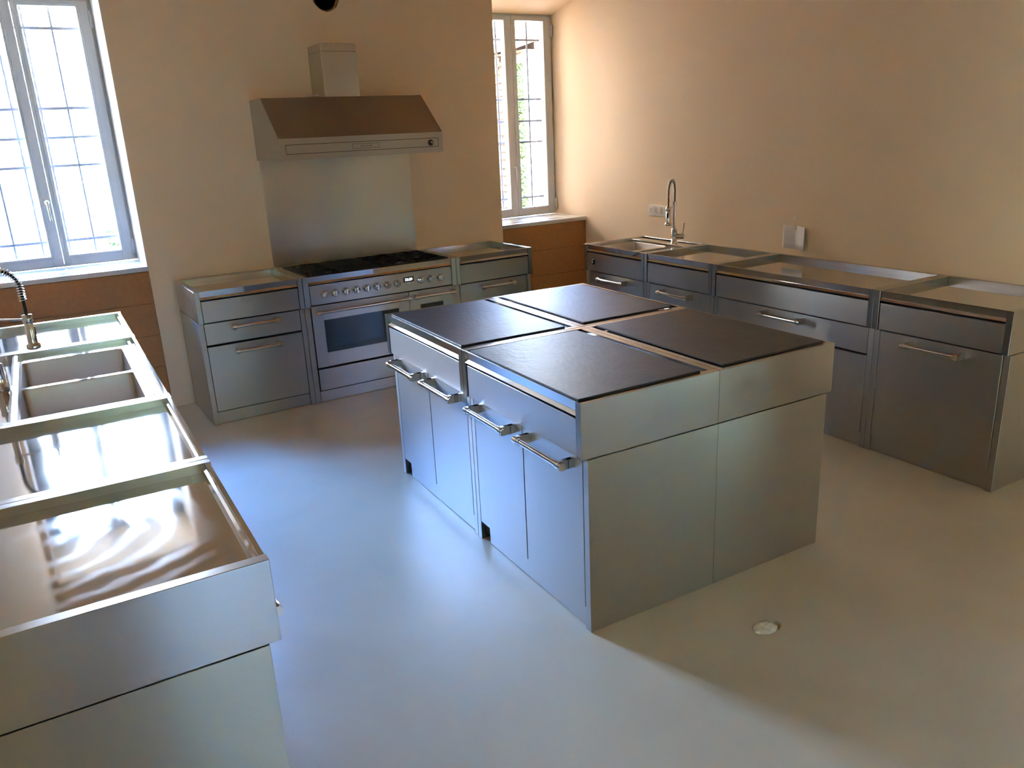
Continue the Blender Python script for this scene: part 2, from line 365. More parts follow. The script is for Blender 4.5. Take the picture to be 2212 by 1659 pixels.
# windows
def window(num, x0, x1, cx, handle_z=1.46):
    y0, y1 = .45, .52; zt = 2.745; zb = ZS+.004
    fr = MB()
    fr.box(x0, x0+.03, y0+.02, y1+.03, zb, zt); fr.box(x1-.03, x1, y0+.02, y1+.03, zb, zt); fr.box(x0+.03, x1-.03, y0+.02, y1+.03, zt-.03, zt); fr.box(x0+.03, x1-.03, y0+.02, y1+.03, zb, zb+.02)
    o = struct(fr, 'window_%d' % num, 'frame', bevel=.002)
    def sash(a, b, sl, sr):
        m = MB(); z0 = zb+.008; z1 = zt-.02
        gx0, gx1, gz0, gz1 = a+sl, b-sr, 1.095, 2.69
        m.box(a, gx0, y0, y1, z0, z1); m.box(gx1, b, y0, y1, z0, z1); m.box(gx0, gx1, y0, y1, z0, gz0); m.box(gx0, gx1, y0, y1, gz1, z1)
        # raised bead round the glass
        bd = .014
        m.box(gx0-.02, gx0-.02+bd*.4, y0-.004, y0, gz0-.02, gz1+.02); m.box(gx1+.02-bd*.4, gx1+.02, y0-.004, y0, gz0-.02, gz1+.02)
        m.box(gx0-.02, gx1+.02, y0-.004, y0, gz0-.02, gz0-.02+bd*.4); m.box(gx0-.02, gx1+.02, y0-.004, y0, gz1+.02-bd*.4, gz1+.02)
        s = m.build('sash', 'frame', o, bevel=.002)
        MB().box(gx0-.005, gx1+.005, y0+.03, y0+.038, gz0-.005, gz1+.005).build('pane', 'glass', s)
        return s
    sR = sash(cx+.002, x1-.022, .040, .075)
    sL = sash(x0+.022, cx-.002, .075, .070)
    # handle on the left sash's meeting stile
    hx = cx-.028
    h = MB(); h.cyl((hx, y0, handle_z), (hx, y0-.012, handle_z), .017, n=16)
    h.cyl((hx, y0-.010, handle_z), (hx, y0-.045, handle_z), .008, n=12)
    h.tube([(hx, y0-.040, handle_z+.004), (hx+.002, y0-.046, handle_z-.03), (hx+.004, y0-.046, handle_z-.12)], .009, 10)
    h.build('window_handle', 'frame' if num == 2 else 'chrome', sL)
    for hz in (1.08, 2.58):
        MB().box(x1-.030, x1-.006, y0-.016, y0, hz-.01, hz+.075).cyl((x1-.018, y0-.014, hz-.02), (x1-.018, y0-.014, hz+.085), .008, n=10).build('hinge', 'frame', o)
        MB().box(x0+.006, x0+.030, y0-.016, y0, hz-.01, hz+.075).build('hinge', 'frame', o)
    # stone sill with a vent grille let in
    s = MB()
    gx0, gx1, gy0, gy1 = x0+.10, x1-.20, .055, .155
    s.box(x0, gx0, -.006, .47, ZS-.03, ZS); s.box(gx1, x1, -.006, .47, ZS-.03, ZS); s.box(gx0, gx1, -.006, gy0, ZS-.03, ZS); s.box(gx0, gx1, gy1, .47, ZS-.03, ZS)
    s.box(gx0, gx1, gy0, gy1, ZS-.03, ZS-.012)
    so = s.build('window_sill', 'sill', o)
    g = MB(); k = 0; xx = gx0
    while xx < gx1-.004:
        g.box(xx, xx+.004, gy0, gy1, ZS-.012, ZS-.001); xx += .010
    for yy in (gy0, gy0+.03, gy0+.063, gy1-.005): g.box(gx0, gx1, yy, yy+.005, ZS-.012, ZS)
    vg = g.build('vent_grille', 'vent', so); vg['kind'] = 'stuff'
    # iron grille outside
    xs = [x for x in ([.446, .28, .113, -.056] if num == 1 else [4.230, 4.067, 3.904, 3.741, 3.60])]
    zr = [2.575, 2.068, 1.878, 1.690, 1.180] if num == 1 else [2.552, 2.049, 1.860, 1.675, 1.172]
    for z in zr: MB().box(x0-.0, x1+.0, .613, .622, z-.009, z+.009).build('grille_bar', 'bar', o)
    for x in xs: MB().cyl((x, .630, ZS), (x, .630, 2.745), .008, n=8).build('grille_bar', 'bar', o)
window(1, N0, XW0, .221)
window(2, XW1, XR, 3.960)

# ------------------------------------------------------------------ outside
struct(MB().box(-30, 40, .76, 60, -.6, -.4), 'ground', 'gravel')
struct(MB().box(-30, 40, -60, YB-.31, -.6, -.05), 'lawn', 'lawn')
struct(MB().box(XR+.31, 40, YB-.3, .75, -.6, -.05), 'garden_lawn', 'lawn')
struct(MB().box(-30, XL-.31, YB-.3, .75, -.6, -.4), 'courtyard', 'gravel')
struct(MB().box(2.96, 7.6, .77, 5.19, -.4, -.38), 'bounce_cut_strip', 'mortar')  # added dark strip, cuts light bounced in through the right window
b = empty('stone_building', (7.6, 6.0, -.4))
MB().box(.03, 4.5, 0.0, 12, 0, 3.45).build('wall', 'render', b)
mort = MB().box(.02, .04, 0.0, 12, 0, 3.45).build('mortar', 'mortar', b)
rnd = random.Random(5); z = 0.02; stones = []
pro = []
for k in range(5):
    m = MB(); q = [(-.5, -.5), (.5, -.5), (.5, .5), (-.5, .5)]
    jit = lambda: rnd.uniform(-.07, .07)
    base = [(0.0, a, c) for a, c in q]
    mid = [(-.035, a*.97+jit()*.5, c*.92+jit()) for a, c in q]; top = [(-.055, a*.8+jit(), c*.7+jit()) for a, c in q]
    m.loft([base, mid, top]); m.recalc = True; pro.append(m.mesh('stone', 'stone'))
while z < 3.40:
    h = rnd.uniform(.09, .17); y = 0.0
    while y < 2.2:
        ln = rnd.uniform(.16, .42)
        o = bpy.data.objects.new('stone', rnd.choice(pro)); C.objects.link(o); o.parent = b
        o.location = (.025, y+ln/2, z+h/2); o.scale = (1, ln-.015, h-.015); y += ln
    z += h
MB().prism([(-.35, 3.42), (2.3, 4.2), (4.9, 3.42), (4.9, 3.52), (2.3, 4.32), (-.35, 3.54)], 'y', -.25, 12.2).build('roof', 'eave', b)
tag(b, 'stone-walled building with a brown wooden eave seen through the right window', 'building')
nb = empty('unseen_house', (4.1, 5.2, -.4))  # out of view; height and dark render set to limit sky light
MB().box(-2.3, 2.3, 0, 5, 0, 8.2).build('wall', 'ochre', nb)
MB().prism([(-2.7, 8.15), (2.7, 8.15), (2.7, 8.3), (0, 9.2), (-2.7, 8.3)], 'y', -.4, 5.4).build('roof', 'eave', nb)
tag(nb, 'unseen house opposite the windows, made tall and dark to hold back sky light', 'building')
fb = empty('far_house', (-3.4, 9.5, -.4))
MB().box(-4.0, 4.4, 0, 5, 0, 3.0).build('wall', 'render', fb)
MB().prism([(-4.3, 2.95), (4.7, 2.95), (4.7, 3.1), (.2, 3.9), (-4.3, 3.1)], 'y', -.4, 5.4).build('roof', 'eave', fb)
tag(fb, 'pale house filling the view beyond the left window', 'building')
struct(MB().box(2.75, 2.95, .76, 5.1, -.4, 4.6), 'light_block_fin', 'stone')  # unseen fin, added to block sky light into the right window
def leaf_mass(name, n, fn, size, parent=None, seed=1):
    r = random.Random(seed); m = MB()
    for i in range(n):
        p = Vector(fn(r)); s = size*r.uniform(.6, 1.3)
        e = Euler((r.uniform(-1, 1), r.uniform(-1, 1), r.uniform(0, 6.28))).to_matrix()
        pts = [(-.5, 0, 0), (0, -.28, .06), (.5, 0, 0), (0, .28, .06)]
        m.add([p+e@(Vector(q)*s) for q in pts], [(0, 1, 2, 3)])
    m.recalc = False
    return m.build(name, 'leaf', parent)
iv = leaf_mass('ivy', 2600, lambda r: (7.50-abs(r.gauss(0, .03)), 6.0+r.gauss(-.08, .055), r.uniform(.2, 2.85)), .10, None, 3)
tag(iv, 'green ivy climbing the corner of the stone building outside', 'climbing plant', kind='stuff')
sh = empty('garden_shrub', (.98, 5.0, -.4))
leaf_mass('foliage', 420, lambda r: (r.gauss(.02, .12), r.gauss(0, .15), 1.05+r.gauss(0, .17)), .13, sh, 9)
st = MB()
for k in range(5):
    a = k*1.3; st.tube([(0, 0, 0), (.03*math.cos(a), .03*math.sin(a), .5), (.12*math.cos(a), .12*math.sin(a), 1.1)], [.012, .009, .004], 6)
st.build('stem', 'eave', sh)
tag(sh, 'sunlit green shrub outside the lower right corner of the left window', 'shrub')
# hedge behind the camera's garden door (only ever seen as green light in the steel)
hd = empty('garden_hedge', (7.9, -7.6, -.05), PI/2)
leaf_mass('foliage', 4000, lambda r: (r.uniform(-4, 4), r.gauss(0, .3), r.uniform(0, 3.6)), .35, hd, 21)
MB().box(-4, 4, -.2, .2, 0, 3.5).build('twigs', 'lawn', hd)
tag(hd, 'tall green hedge beyond the glazed door in the right wall', 'hedge')

struct(MB().box(-4, 4.3, -12.3, YB-.31, -.05, -.03), 'bounce_ground', 'gravel')  # pale ground added to bounce warm sunlight into the rear window
struct(MB().box(-1.2, 2.8, YB-1.5, YB-.3, 2.55, 2.65), 'window_canopy', 'render')  # unseen slab, added to hold blue sky and sun off the rear window
hd2 = empty('garden_hedge', (1.4, -12.6, -.05))
for c in list(hd.children):
    k = c.copy(); C.objects.link(k); k.parent = hd2
tag(hd2, 'tall green hedge beyond the window behind the viewer', 'hedge')

# ------------------------------------------------------------------ kitchen modules
# local frame: x along the front 0..w, front at y=0 facing -Y, back at y=d, z up
T = 0.033; HT = 0.9; BAND = 0.69; SET = 0.027
def handle(parent, xc, z, y=SET, L=.315, vertical=False):
    m = MB(); r = .0105; yo = y-.062; r = .012
    hw = L/2
    for sx in (-1, 1):
        xb = xc+sx*(hw-.020); t = .0085
        pts = []
        for k in range(9):
            a = PI/2+PI*k/8; pts.append((yo+.002+math.cos(a)*.0185, z+math.sin(a)*.0185))
        pts += [(y, z-.0185), (y, z+.0185)]
        m.prism(pts, 'x', xb-t, xb+t)
        m.cyl((xb+sx*t, yo, z), (xb+sx*.020, yo, z), .0142, n=18)
        m.cyl((xb-sx*t, yo, z), (xb-sx*.026, yo, z), .0142, n=18)
    m.cyl((xc-hw+.03, yo, z), (xc+hw-.03, yo, z), r, n=18)
    return m.build('handle', 'chrome', parent, bevel=.0012)
def front(name, root, x0, x1, z0, z1, y=SET, m='brushed', th=.02):
    g = .003
    return MB().box(x0+g, x1-g, y, y+th, z0+g, z1-g).build(name, m, root, bevel=.0012)
def rrect(x0, x1, y0, y1, z, r, n=6):
    out = []
    for cx, cy, a0 in ((x1-r, y1-r, 0), (x0+r, y1-r, PI/2), (x0+r, y0+r, PI), (x1-r, y0+r, 1.5*PI)):
        for k in range(n+1):
            a = a0+PI/2*k/n; out.append((cx+math.cos(a)*r, cy+math.sin(a)*r, z))
    return out
def carcass(root, w_, d, top=True):
    c = MB()
    for x0 in (.0008, w_-T+.0008):
        c.box(x0, x0+T-.0016, 0, d, BAND+.0018, HT)
    c.box(T, w_-T, d-.03, d, .845, HT)
    c.build('rim_frame', 'rimside', root, bevel=.0012)
    c2 = MB()
    for x0 in (.0008, w_-T+.0008): c2.box(x0, x0+T-.0016, SET, d, 0.001, BAND-.0018)
    c2.box(T, w_-T, d-.02, d, .02, .86)
    c2.build('side_panel', 'satin', root, bevel=.001)
    MB().box(T, w_-T, SET+.022, SET+.026, .03, .845).build('inner_liner', 'gap', root)
M['rimside'] = M['rim']
def apron_pts():
    return [(.0035, .8995), (.0090, .861), (.0000, .845), (.006, .840), (.020, .845), (.022, .866)]
def worktop(root, w_, d, m='tray', zf=.872):
    x0, x1 = T-.0005, w_-T+.0005
    pts = [(.0035, .8995), (.0165, .8995), (.0175, .889), (.026, .887), (.030, zf), (d-.0295, zf), (d-.0295, zf-.012), (.020, .848), (.004, .8445), (.0000, .848), (.0090, .862)]
    return MB().prism(pts, 'x', x0, x1).build('worktop', m, root, bevel=.0006)
def plinth(root, w_, x0=None, x1=None, z1=.083):
    return MB().box(x0 if x0 is not None else T+.001, x1 if x1 is not None else w_-T-.001, SET+.012, SET+.026, .003, z1).build('plinth', 'brushed', root, bevel=.0008)
def module(name, w_, d, loc, rz, label, layout, top='tray', zf=.872, worktop_mat='tray', plinth_x=None):
    root = empty(name, (*loc, 0), rz)
    carcass(root, w_, d)
    if top == 'tray': worktop(root, w_, d, worktop_mat, zf)
    front('drawer_front', root, T, w_-T, BAND+.003, .8385, y=.004)
    a, b = T, w_-T
    if layout == 'two_drawers':
        o = front('drawer_front', root, a, b, .541, .687); handle(o, w_/2, .652)
        o = front('drawer_front', root, a, b, .088, .533); handle(o, w_/2, .488)
    elif layout == 'one_drawer':
        o = front('drawer_front', root, a, b, .541, .687); handle(o, w_/2, .650)
        front('door', root, a, b, .088, .533)
    elif layout == 'wide_drawer':
        o = front('drawer_front', root, a, b, .537, .687); handle(o, w_/2, .650)
        for s in (0, 1):
            front('door', root, a+(b-a)/2*s, a+(b-a)/2*(s+1), .085, .531)
    elif layout == 'door':
        o = front('door', root, a, b, .085, .687); handle(o, w_/2, .645)
    elif layout == 'two_doors':
        mid = w_/2
        o = front('door', root, a, mid, .088, .687); handle(o, (a+mid)/2+.004, .655, L=.335 if w_ < 1 else .32)
        o = front('door', root, mid, b, .088, .687); handle(o, (mid+b)/2+.006, .655, L=.335 if w_ < 1 else .32)
    if plinth_x: plinth(root, w_, *plinth_x)
    else: plinth(root, w_)
    tag(root, label, 'cabinet')
    return root

# group frames (each run stands very slightly turned, as measured)
FR = {'A': (2.0, -.7, .0136), 'I': (2.0, -3.1, -.0302), 'C': (3.64, -2.5, -.0187), 'L': (.24, -2.7, -.0206)}
def G(g, x, y):
    px, py, a = FR[g]; dx, dy = x-px, y-py
    return (px+dx*math.cos(a)-dy*math.sin(a), py+dx*math.sin(a)+dy*math.cos(a))
def RZ(g, base): return base+FR[g][2]

# --- run along the back wall
DA = .626
module('base_cabinet', .6983-.001, DA, G('A', .8523, -.6334), RZ('A', 0),
       'steel two-drawer cabinet left of the range, nearest the left window', 'two_drawers')
module('base_cabinet', .6814-.001, DA, G('A', 2.7260, -.6334), RZ('A', 0),
       'steel cabinet right of the range, its far side at the right window niche', 'one_drawer')

# --- range cooker
def cooker():
    W = 1.1743; root = empty('range_cooker', (*G('A', 1.5510, -.6334), 0), RZ('A', 0))
    t = .0395
    c = MB()
    for x0 in (.0008, W-t+.0008): c.box(x0, x0+t-.0016, 0, DA, BAND+.0018, HT)
    c.box(t, W-t, DA-.045, DA, .85, HT)
    c.build('rim_frame', 'rim', root, bevel=.0012)
    c = MB()
    for x0 in (.0008, W-t+.0008): c.box(x0, x0+t-.0016, SET, DA, .001, BAND-.0018)
    c.box(t, W-t, DA-.02, DA, .02, .86)
    c.build('side_panel', 'satin', root, bevel=.001)
    MB().box(t, W-t, SET+.024, SET+.028, .03, .845).build('inner_liner', 'gap', root)
    # hob frame with a black well
    h = MB(); x0, x1 = t-.0005, W-t+.0005
    h.prism([(.0035, .8995), (.030, .8995), (.032, .885), (.034, .845), (.004, .8445), (.0000, .848), (.0090, .862)], 'x', x0, x1)
    h.build('hob_front', 'tray', root, bevel=.0006)
    MB().box(x0, x1, .034, DA-.045, .850, .868).build('hob_well', 'black', root)
    # burners
    bx = [.175, .445, .73, .99]
    spots = [(.175, .20, .05), (.175, .43, .038), (.445, .31, .055), (.73, .20, .05), (.73, .44, .04), (.99, .20, .05), (.99, .43, .038)]
    for (x, y, r) in spots:
        o = MB().lathe([(r+.012, .868), (r+.012, .874), (r, .878), (r*.95, .884)], (x, y, 0), 24).build('burner', 'brass', root)
        MB().lathe([(r*.92, .884), (r*.92, .889), (r*.5, .891)], (x, y, 0), 24).build('burner_cap', 'iron', o)
    # cast-iron grates
    gx = [(t+.004, .305), (.309, .580), (.584, .862), (.866, W-t-.004)]
    for gi, (a, b) in enumerate(gx):
        m = MB(); y0, y1 = .042, DA-.052; zt = .906; bw_ = .0085
        def bar(xa, ya, xb, yb, zz=zt, hh=.014):
            d = Vector((xb-xa, yb-ya)); L = d.length; d /= L; nrm = Vector((-d.y, d.x))*bw_*.5
            q = [(xa+nrm.x, ya+nrm.y), (xb+nrm.x, yb+nrm.y), (xb-nrm.x, yb-nrm.y), (xa-nrm.x, ya-nrm.y)]
            m.prism(q, 'z', zz-hh, zz)
        bar(a+.004, y0, a+.004, y1); bar(b-.004, y0, b-.004, y1); bar(a, y0+.004, b, y0+.004); bar(a, y1-.004, b, y1-.004)
        for px_, py_ in ((a+.008, y0+.008), (b-.008, y0+.008), (a+.008, y1-.008), (b-.008, y1-.008)):
            m.box(px_-.005, px_+.005, py_-.005, py_+.005, .868, zt-.012)
        cx = (a+b)/2
        if gi == 1:
            k = a+.03
            while k < b-.02: bar(k, y0, k, y1); k += .027
            bar(a, (y0+y1)/2, b, (y0+y1)/2)
        else:
            bar(a, (y0+y1)/2, b, (y0+y1)/2)
            for cy in (.20, .43):
                R = .062
                hx = [(cx+math.cos(PI/6+k*PI/3)*R, cy+math.sin(PI/6+k*PI/3)*R*.95) for k in range(6)]
                for k in range(6): bar(*hx[k], *hx[(k+1) % 6])
                for k in range(6):
                    aa = PI/6+k*PI/3; bar(*hx[k], cx+math.cos(aa)*.035, cy+math.sin(aa)*.035)
                bar(cx+R*.86, cy, b, cy); bar(cx-R*.86, cy, a, cy)
                for sx in (-1, 1):
                    for sy in (-1, 1):
                        yy = cy+sy*.085
                        bar(cx+sx*.075, yy, (b if sx > 0 else a), yy)
            for off in (-.05, 0, .05):
                if off: bar(cx+off, y0, cx+off, y0+.055)
                bar(cx+off, y1-.05, cx+off, y1)
        m.build('grate', 'iron', root)
    # control panel, knobs, clock
    cp = front('control_panel', root, t, W-t, .701, .842, y=.002)
    kx = [1.692+.0776*k for k in range(8)]+[2.424, 2.5035, 2.583]
    for x in kx:
        x = x-1.5510
        k = MB().lathe([(.0275, .002), (.0275, -.004), (.024, -.007), (.0225, -.028), (.020, -.031), (.0005, -.031)], (x, 0, .772), 28, 'y').build('knob', 'chrome', root)
        MB().box(x-.005, x+.005, -.036, -.030, .772-.019, .772+.019).build('grip', 'chrome', k, bevel=.001)
    dx = 2.330-1.5510
    dp = MB().box(dx-.042, dx+.042, -.0015, .004, .770, .808).build('clock_display', 'ovenglass', root)
    txt = bpy.data.curves.new('digits', 'FONT'); txt.body = '22:39'; txt.size = .026; txt.align_x = 'CENTER'; txt.extrude = .0003
    to = bpy.data.objects.new('digits_curve', txt); C.objects.link(to)
    bpy.context.view_layer.update()
    me = bpy.data.meshes.new_from_object(to.evaluated_get(bpy.context.evaluated_depsgraph_get()))
    bpy.data.objects.remove(to)
    me.materials.clear(); me.materials.append(M['display'])
    d = bpy.data.objects.new('digits', me); C.objects.link(d); d.parent = dp; d.rotation_euler = (PI/2, 0, 0); d.location = (dx, -.0022, .780)
    for k in range(6):
        MB().cyl((dx-.035+.014*k, .003, .761), (dx-.035+.014*k, -.002, .761), .0035, n=10).build('button', 'chrome', dp)
    # ovens
    def oven(x0, x1, z0, z1, wx0, wx1, wz0, wz1, hx0, hx1):
        y = .010; g = .0025
        m = MB(); m.box(x0+g, wx0, y, y+.03, z0+g, z1-g); m.box(wx1, x1-g, y, y+.03, z0+g, z1-g)
        m.box(wx0, wx1, y, y+.03, z0+g, wz0); m.box(wx0, wx1, y, y+.03, wz1, z1-g)
        dd = m.build('oven_door', 'brushed', root, bevel=.001)
        MB().box(wx0, wx1, y+.004, y+.012, wz0, wz1).build('oven_window', 'ovenglass', dd)
        handle(dd, (hx0+hx1)/2, .658, y=y, L=hx1-hx0)
    X = 1.5510
    oven(t, 2.3265-X, .256, .697, 1.673-X, 2.24-X, .358, .590, 1.606-X, 2.318-X)
    oven(2.3265-X, W-t, .256, .697, 2.415-X, 2.604-X, .358, .590, 2.338-X, 2.682-X)
    front('warming_drawer', root, t, W-t, .088, .246, y=.012)
    MB().box(t+.001, W-t-.001, SET+.005, SET+.024, .003, .080).build('plinth', 'brushed', root, bevel=.0008)
    tag(root, 'wide steel range cooker with black gas grates, eleven knobs and two oven doors', 'cooker')
cooker()

# --- backsplash and hood
bs = MB().box(1.5388, 2.694, -.012, -.0005, .903, 1.668).build('splashback', 'sheet', None, bevel=.0008)
tag(bs, 'tall brushed steel splashback sheet on the wall behind the range', 'splashback')
def hood():
    x0, x1 = 1.5255, 2.7021
    root = empty('range_hood', ((x0+x1)/2, 0, 1.6612)); cx = (x0+x1)/2
    def P(x): return x-cx
    zb = 0; z1 = 1.7973-1.6612; z2 = 2.0615-1.6612
    m = MB(); m.prism([(-.0008, 0), (-.0008, z2), (-.2836, z2), (-.5903, z1), (-.5903, 0), (-.575, 0), (-.575, .03), (-.02, .03), (-.02, 0)], 'x', P(x0)+.001, P(x1)-.001)
    for xx in (P(x0), P(x1)-.001): m.prism([(-.0008, 0), (-.0008, z2), (-.2836, z2), (-.5903, z1), (-.5903, 0)], 'x', xx, xx+.001)
    m.build('canopy', 'brushed', root, bevel=.0015)
    cz = 1.6612
    # recessed strip panel
    MB().box(P(1.566), P(2.667), -.5912, -.589, 1.698-cz, 1.759-cz).build('panel_joint', 'gap', root)
    pn = MB().box(P(1.569), P(2.664), -.5922, -.590, 1.701-cz, 1.756-cz).build('control_strip', 'brushed', root, bevel=.0006)
    MB().box(P(2.021), P(2.214), -.5928, -.5921, 1.713-cz, 1.7445-cz).build('plate_edge', 'gap', pn)
    lp = MB().box(P(2.023), P(2.212), -.5936, -.592, 1.715-cz, 1.7425-cz).build('maker_plate', 'brushed', pn)
    # worn dark lettering, too small to read in the photograph
    lt = MB(); r = random.Random(4); x = P(2.078)
    while x < P(2.160):
        wd = r.uniform(.003, .0055); lt.box(x, x+.0012, -.5942, -.5935, 1.7245-cz, 1.733-cz)
        if r.random() < .7: lt.box(x, x+wd, -.5942, -.5935, 1.7318-cz, 1.733-cz)
        if r.random() < .6: lt.box(x, x+wd, -.5942, -.5935, 1.7245-cz, 1.7257-cz)
        if r.random() < .6: lt.box(x+wd-.0012, x+wd, -.5942, -.5935, 1.7245-cz, 1.733-cz)
        x += wd+.0022
    lt.build('lettering', 'gap', pn)
    kz = 1.7265-cz; kx = P(2.604)
    k = MB().lathe([(.021, -.591), (.021, -.596), (.018, -.598), (.0005, -.598)], (kx, 0, kz), 24, 'y').build('knob', 'rubber', root)
    g = MB(); g.tube([(kx-.008, -.604, kz+.009), (kx+.004, -.606, kz+.001), (kx+.008, -.603, kz-.005)], [.004, .006, .005], 10); g.build('grip', 'chrome', k)
    # chimney: lower duct and the sleeve above it
    dz = 2.4081-cz
    MB().box(P(1.9794), P(2.235), -.2771, -.001, z2, 2.356-cz).build('duct', 'sheet', root, bevel=.0012)
    MB().box(P(1.9794)+.0015, P(2.235)-.0015, -.2756, -.001, 2.3568-cz, dz).build('duct_sleeve', 'sheet', root, bevel=.0012)
    tag(root, 'brushed steel canopy hood with square duct on the wall above the range', 'range hood')
hood()
# scrap of plastic film left on the hood
fm = MB(); r = random.Random(2); N = 9; pts = []
for i in range(N):
    for j in range(5):
        pts.append((-.05+.1*i/(N-1)+r.uniform(-.004, .004), -.02+.04*j/4+r.uniform(-.004, .004), .004+abs(r.gauss(.009, .008))*(1 if 0 < i < N-1 and 0 < j < 4 else .1)))
fm.add(pts, [(i*5+j, (i+1)*5+j, (i+1)*5+j+1, i*5+j+1) for i in range(N-1) for j in range(4)], False)
fm.recalc = False
o = fm.build('film_scrap', 'film', None, loc=(1.90, -.245, 2.0625))
md = o.modifiers.new('s', 'SOLIDIFY'); md.thickness = .0006
tag(o, 'small crumpled scrap of clear film lying on the hood beside its duct', 'plastic scrap')

# pipe hole above the hood
tb = MB(); loops = []
h2 = [(2.155+(x-2.155)*.93, 2.735+(z-2.735)*.93) for x, z in hole]
h3 = ragged(2.155, 2.735, .080, .080, 64, .0, 1)
tb.loft([[(x, 0, z) for x, z in hole], [(x, .012, z) for x, z in h2], [(x, .02, z) for x, z in h3], [(x, .04, z) for x, z in h3]], cap_last=False)
tag(tb.build('hole_edge', 'rawplaster', bpy.data.objects['wall_back']), None)
pp = MB().loft([[(x, .022, z) for x, z in ragged(2.155, 2.735, .0785, .0785, 64, 0, 1)], [(x, .45, z) for x, z in ragged(2.155, 2.735, .0785, .0785, 64, 0, 1)]])
tag(pp.build('exhaust_pipe', 'black'), 'dark open exhaust pipe end in the wall above the hood', 'pipe')

# --- island: two modules facing left, two facing right
I = dict(x0=1.5038, xm=2.1290, x1=2.7538, y0=-3.9119, ym=-3.0132, y1=-2.1137)
dI = I['xm']-I['x0']-.0008
wn = I['ym']-I['y0']-.001; wf = I['y1']-I['ym']-.001
module('base_cabinet', wf, dI, G('I', I['x0'], I['y1']), RZ('I', -PI/2), 'island cabinet with two handled doors, front left half towards the range', 'two_doors', plinth_x=(T+.055, None), zf=.885)
module('base_cabinet', wn, dI, G('I', I['x0'], I['ym']-.001), RZ('I', -PI/2), 'island cabinet at the front left corner nearest the viewer, two handled doors', 'two_doors', plinth_x=(T+.060, None), zf=.885)
module('base_cabinet', wn, dI, G('I', I['x1'], I['y0']), RZ('I', PI/2), 'island cabinet at the right corner nearest the viewer, plain steel side showing', 'two_doors', zf=.885)
module('base_cabinet', wf, dI, G('I', I['x1'], I['ym']+.001), RZ('I', PI/2), 'island cabinet at the far right corner, hidden behind the other three', 'two_doors', zf=.885)
# dark foot seen where the near plinth is cut short
for nm, (ix, iy), lb in (('adjustable_foot', (1.5038+SET+.035, -3.0132-.075), 'small dark levelling foot behind the gap in the near island plinth'),
                         ('adjustable_foot', (1.5038+SET+.035, -2.1137-.070), 'small dark levelling foot at the far end of the left island plinth')):
    gx_, gy_ = G('I', ix, iy)
    f_ = MB(); f_.cyl((0, 0, 0), (0, 0, .010), .022, n=16).cyl((0, 0, .010), (0, 0, .085), .014, n=12)
    tag(f_.build(nm, 'rubber', None, loc=(gx_+.012, gy_, 0)), lb, 'foot')
slabs = [((1.520, 2.056, -2.983, -2.170), 'black slate slab on the island quarter nearest the range'),
         ((1.512, 2.056, -3.886, -3.080), 'black slate slab on the near left quarter of the island'),
         ((2.171, 2.721, -3.880, -3.062), 'black slate slab on the near right quarter of the island'),
         ((2.166, 2.705, -2.972, -2.172), 'black slate slab on the far right quarter of the island')]
for (a, b_, c_, d_), lb in slabs:
    cx, cy = (a+b_)/2, (c_+d_)/2
    o = MB().box(-(b_-a)/2, (b_-a)/2, -(d_-c_)/2, (d_-c_)/2, 0, .0075).build('slate_slab', 'slate', None, bevel=.0012)
    o.location = (*G('I', cx, cy), .9003); o.rotation_euler = (0, 0, FR['I'][2])
    tag(o, lb, 'slab', 'slate slabs on the island')

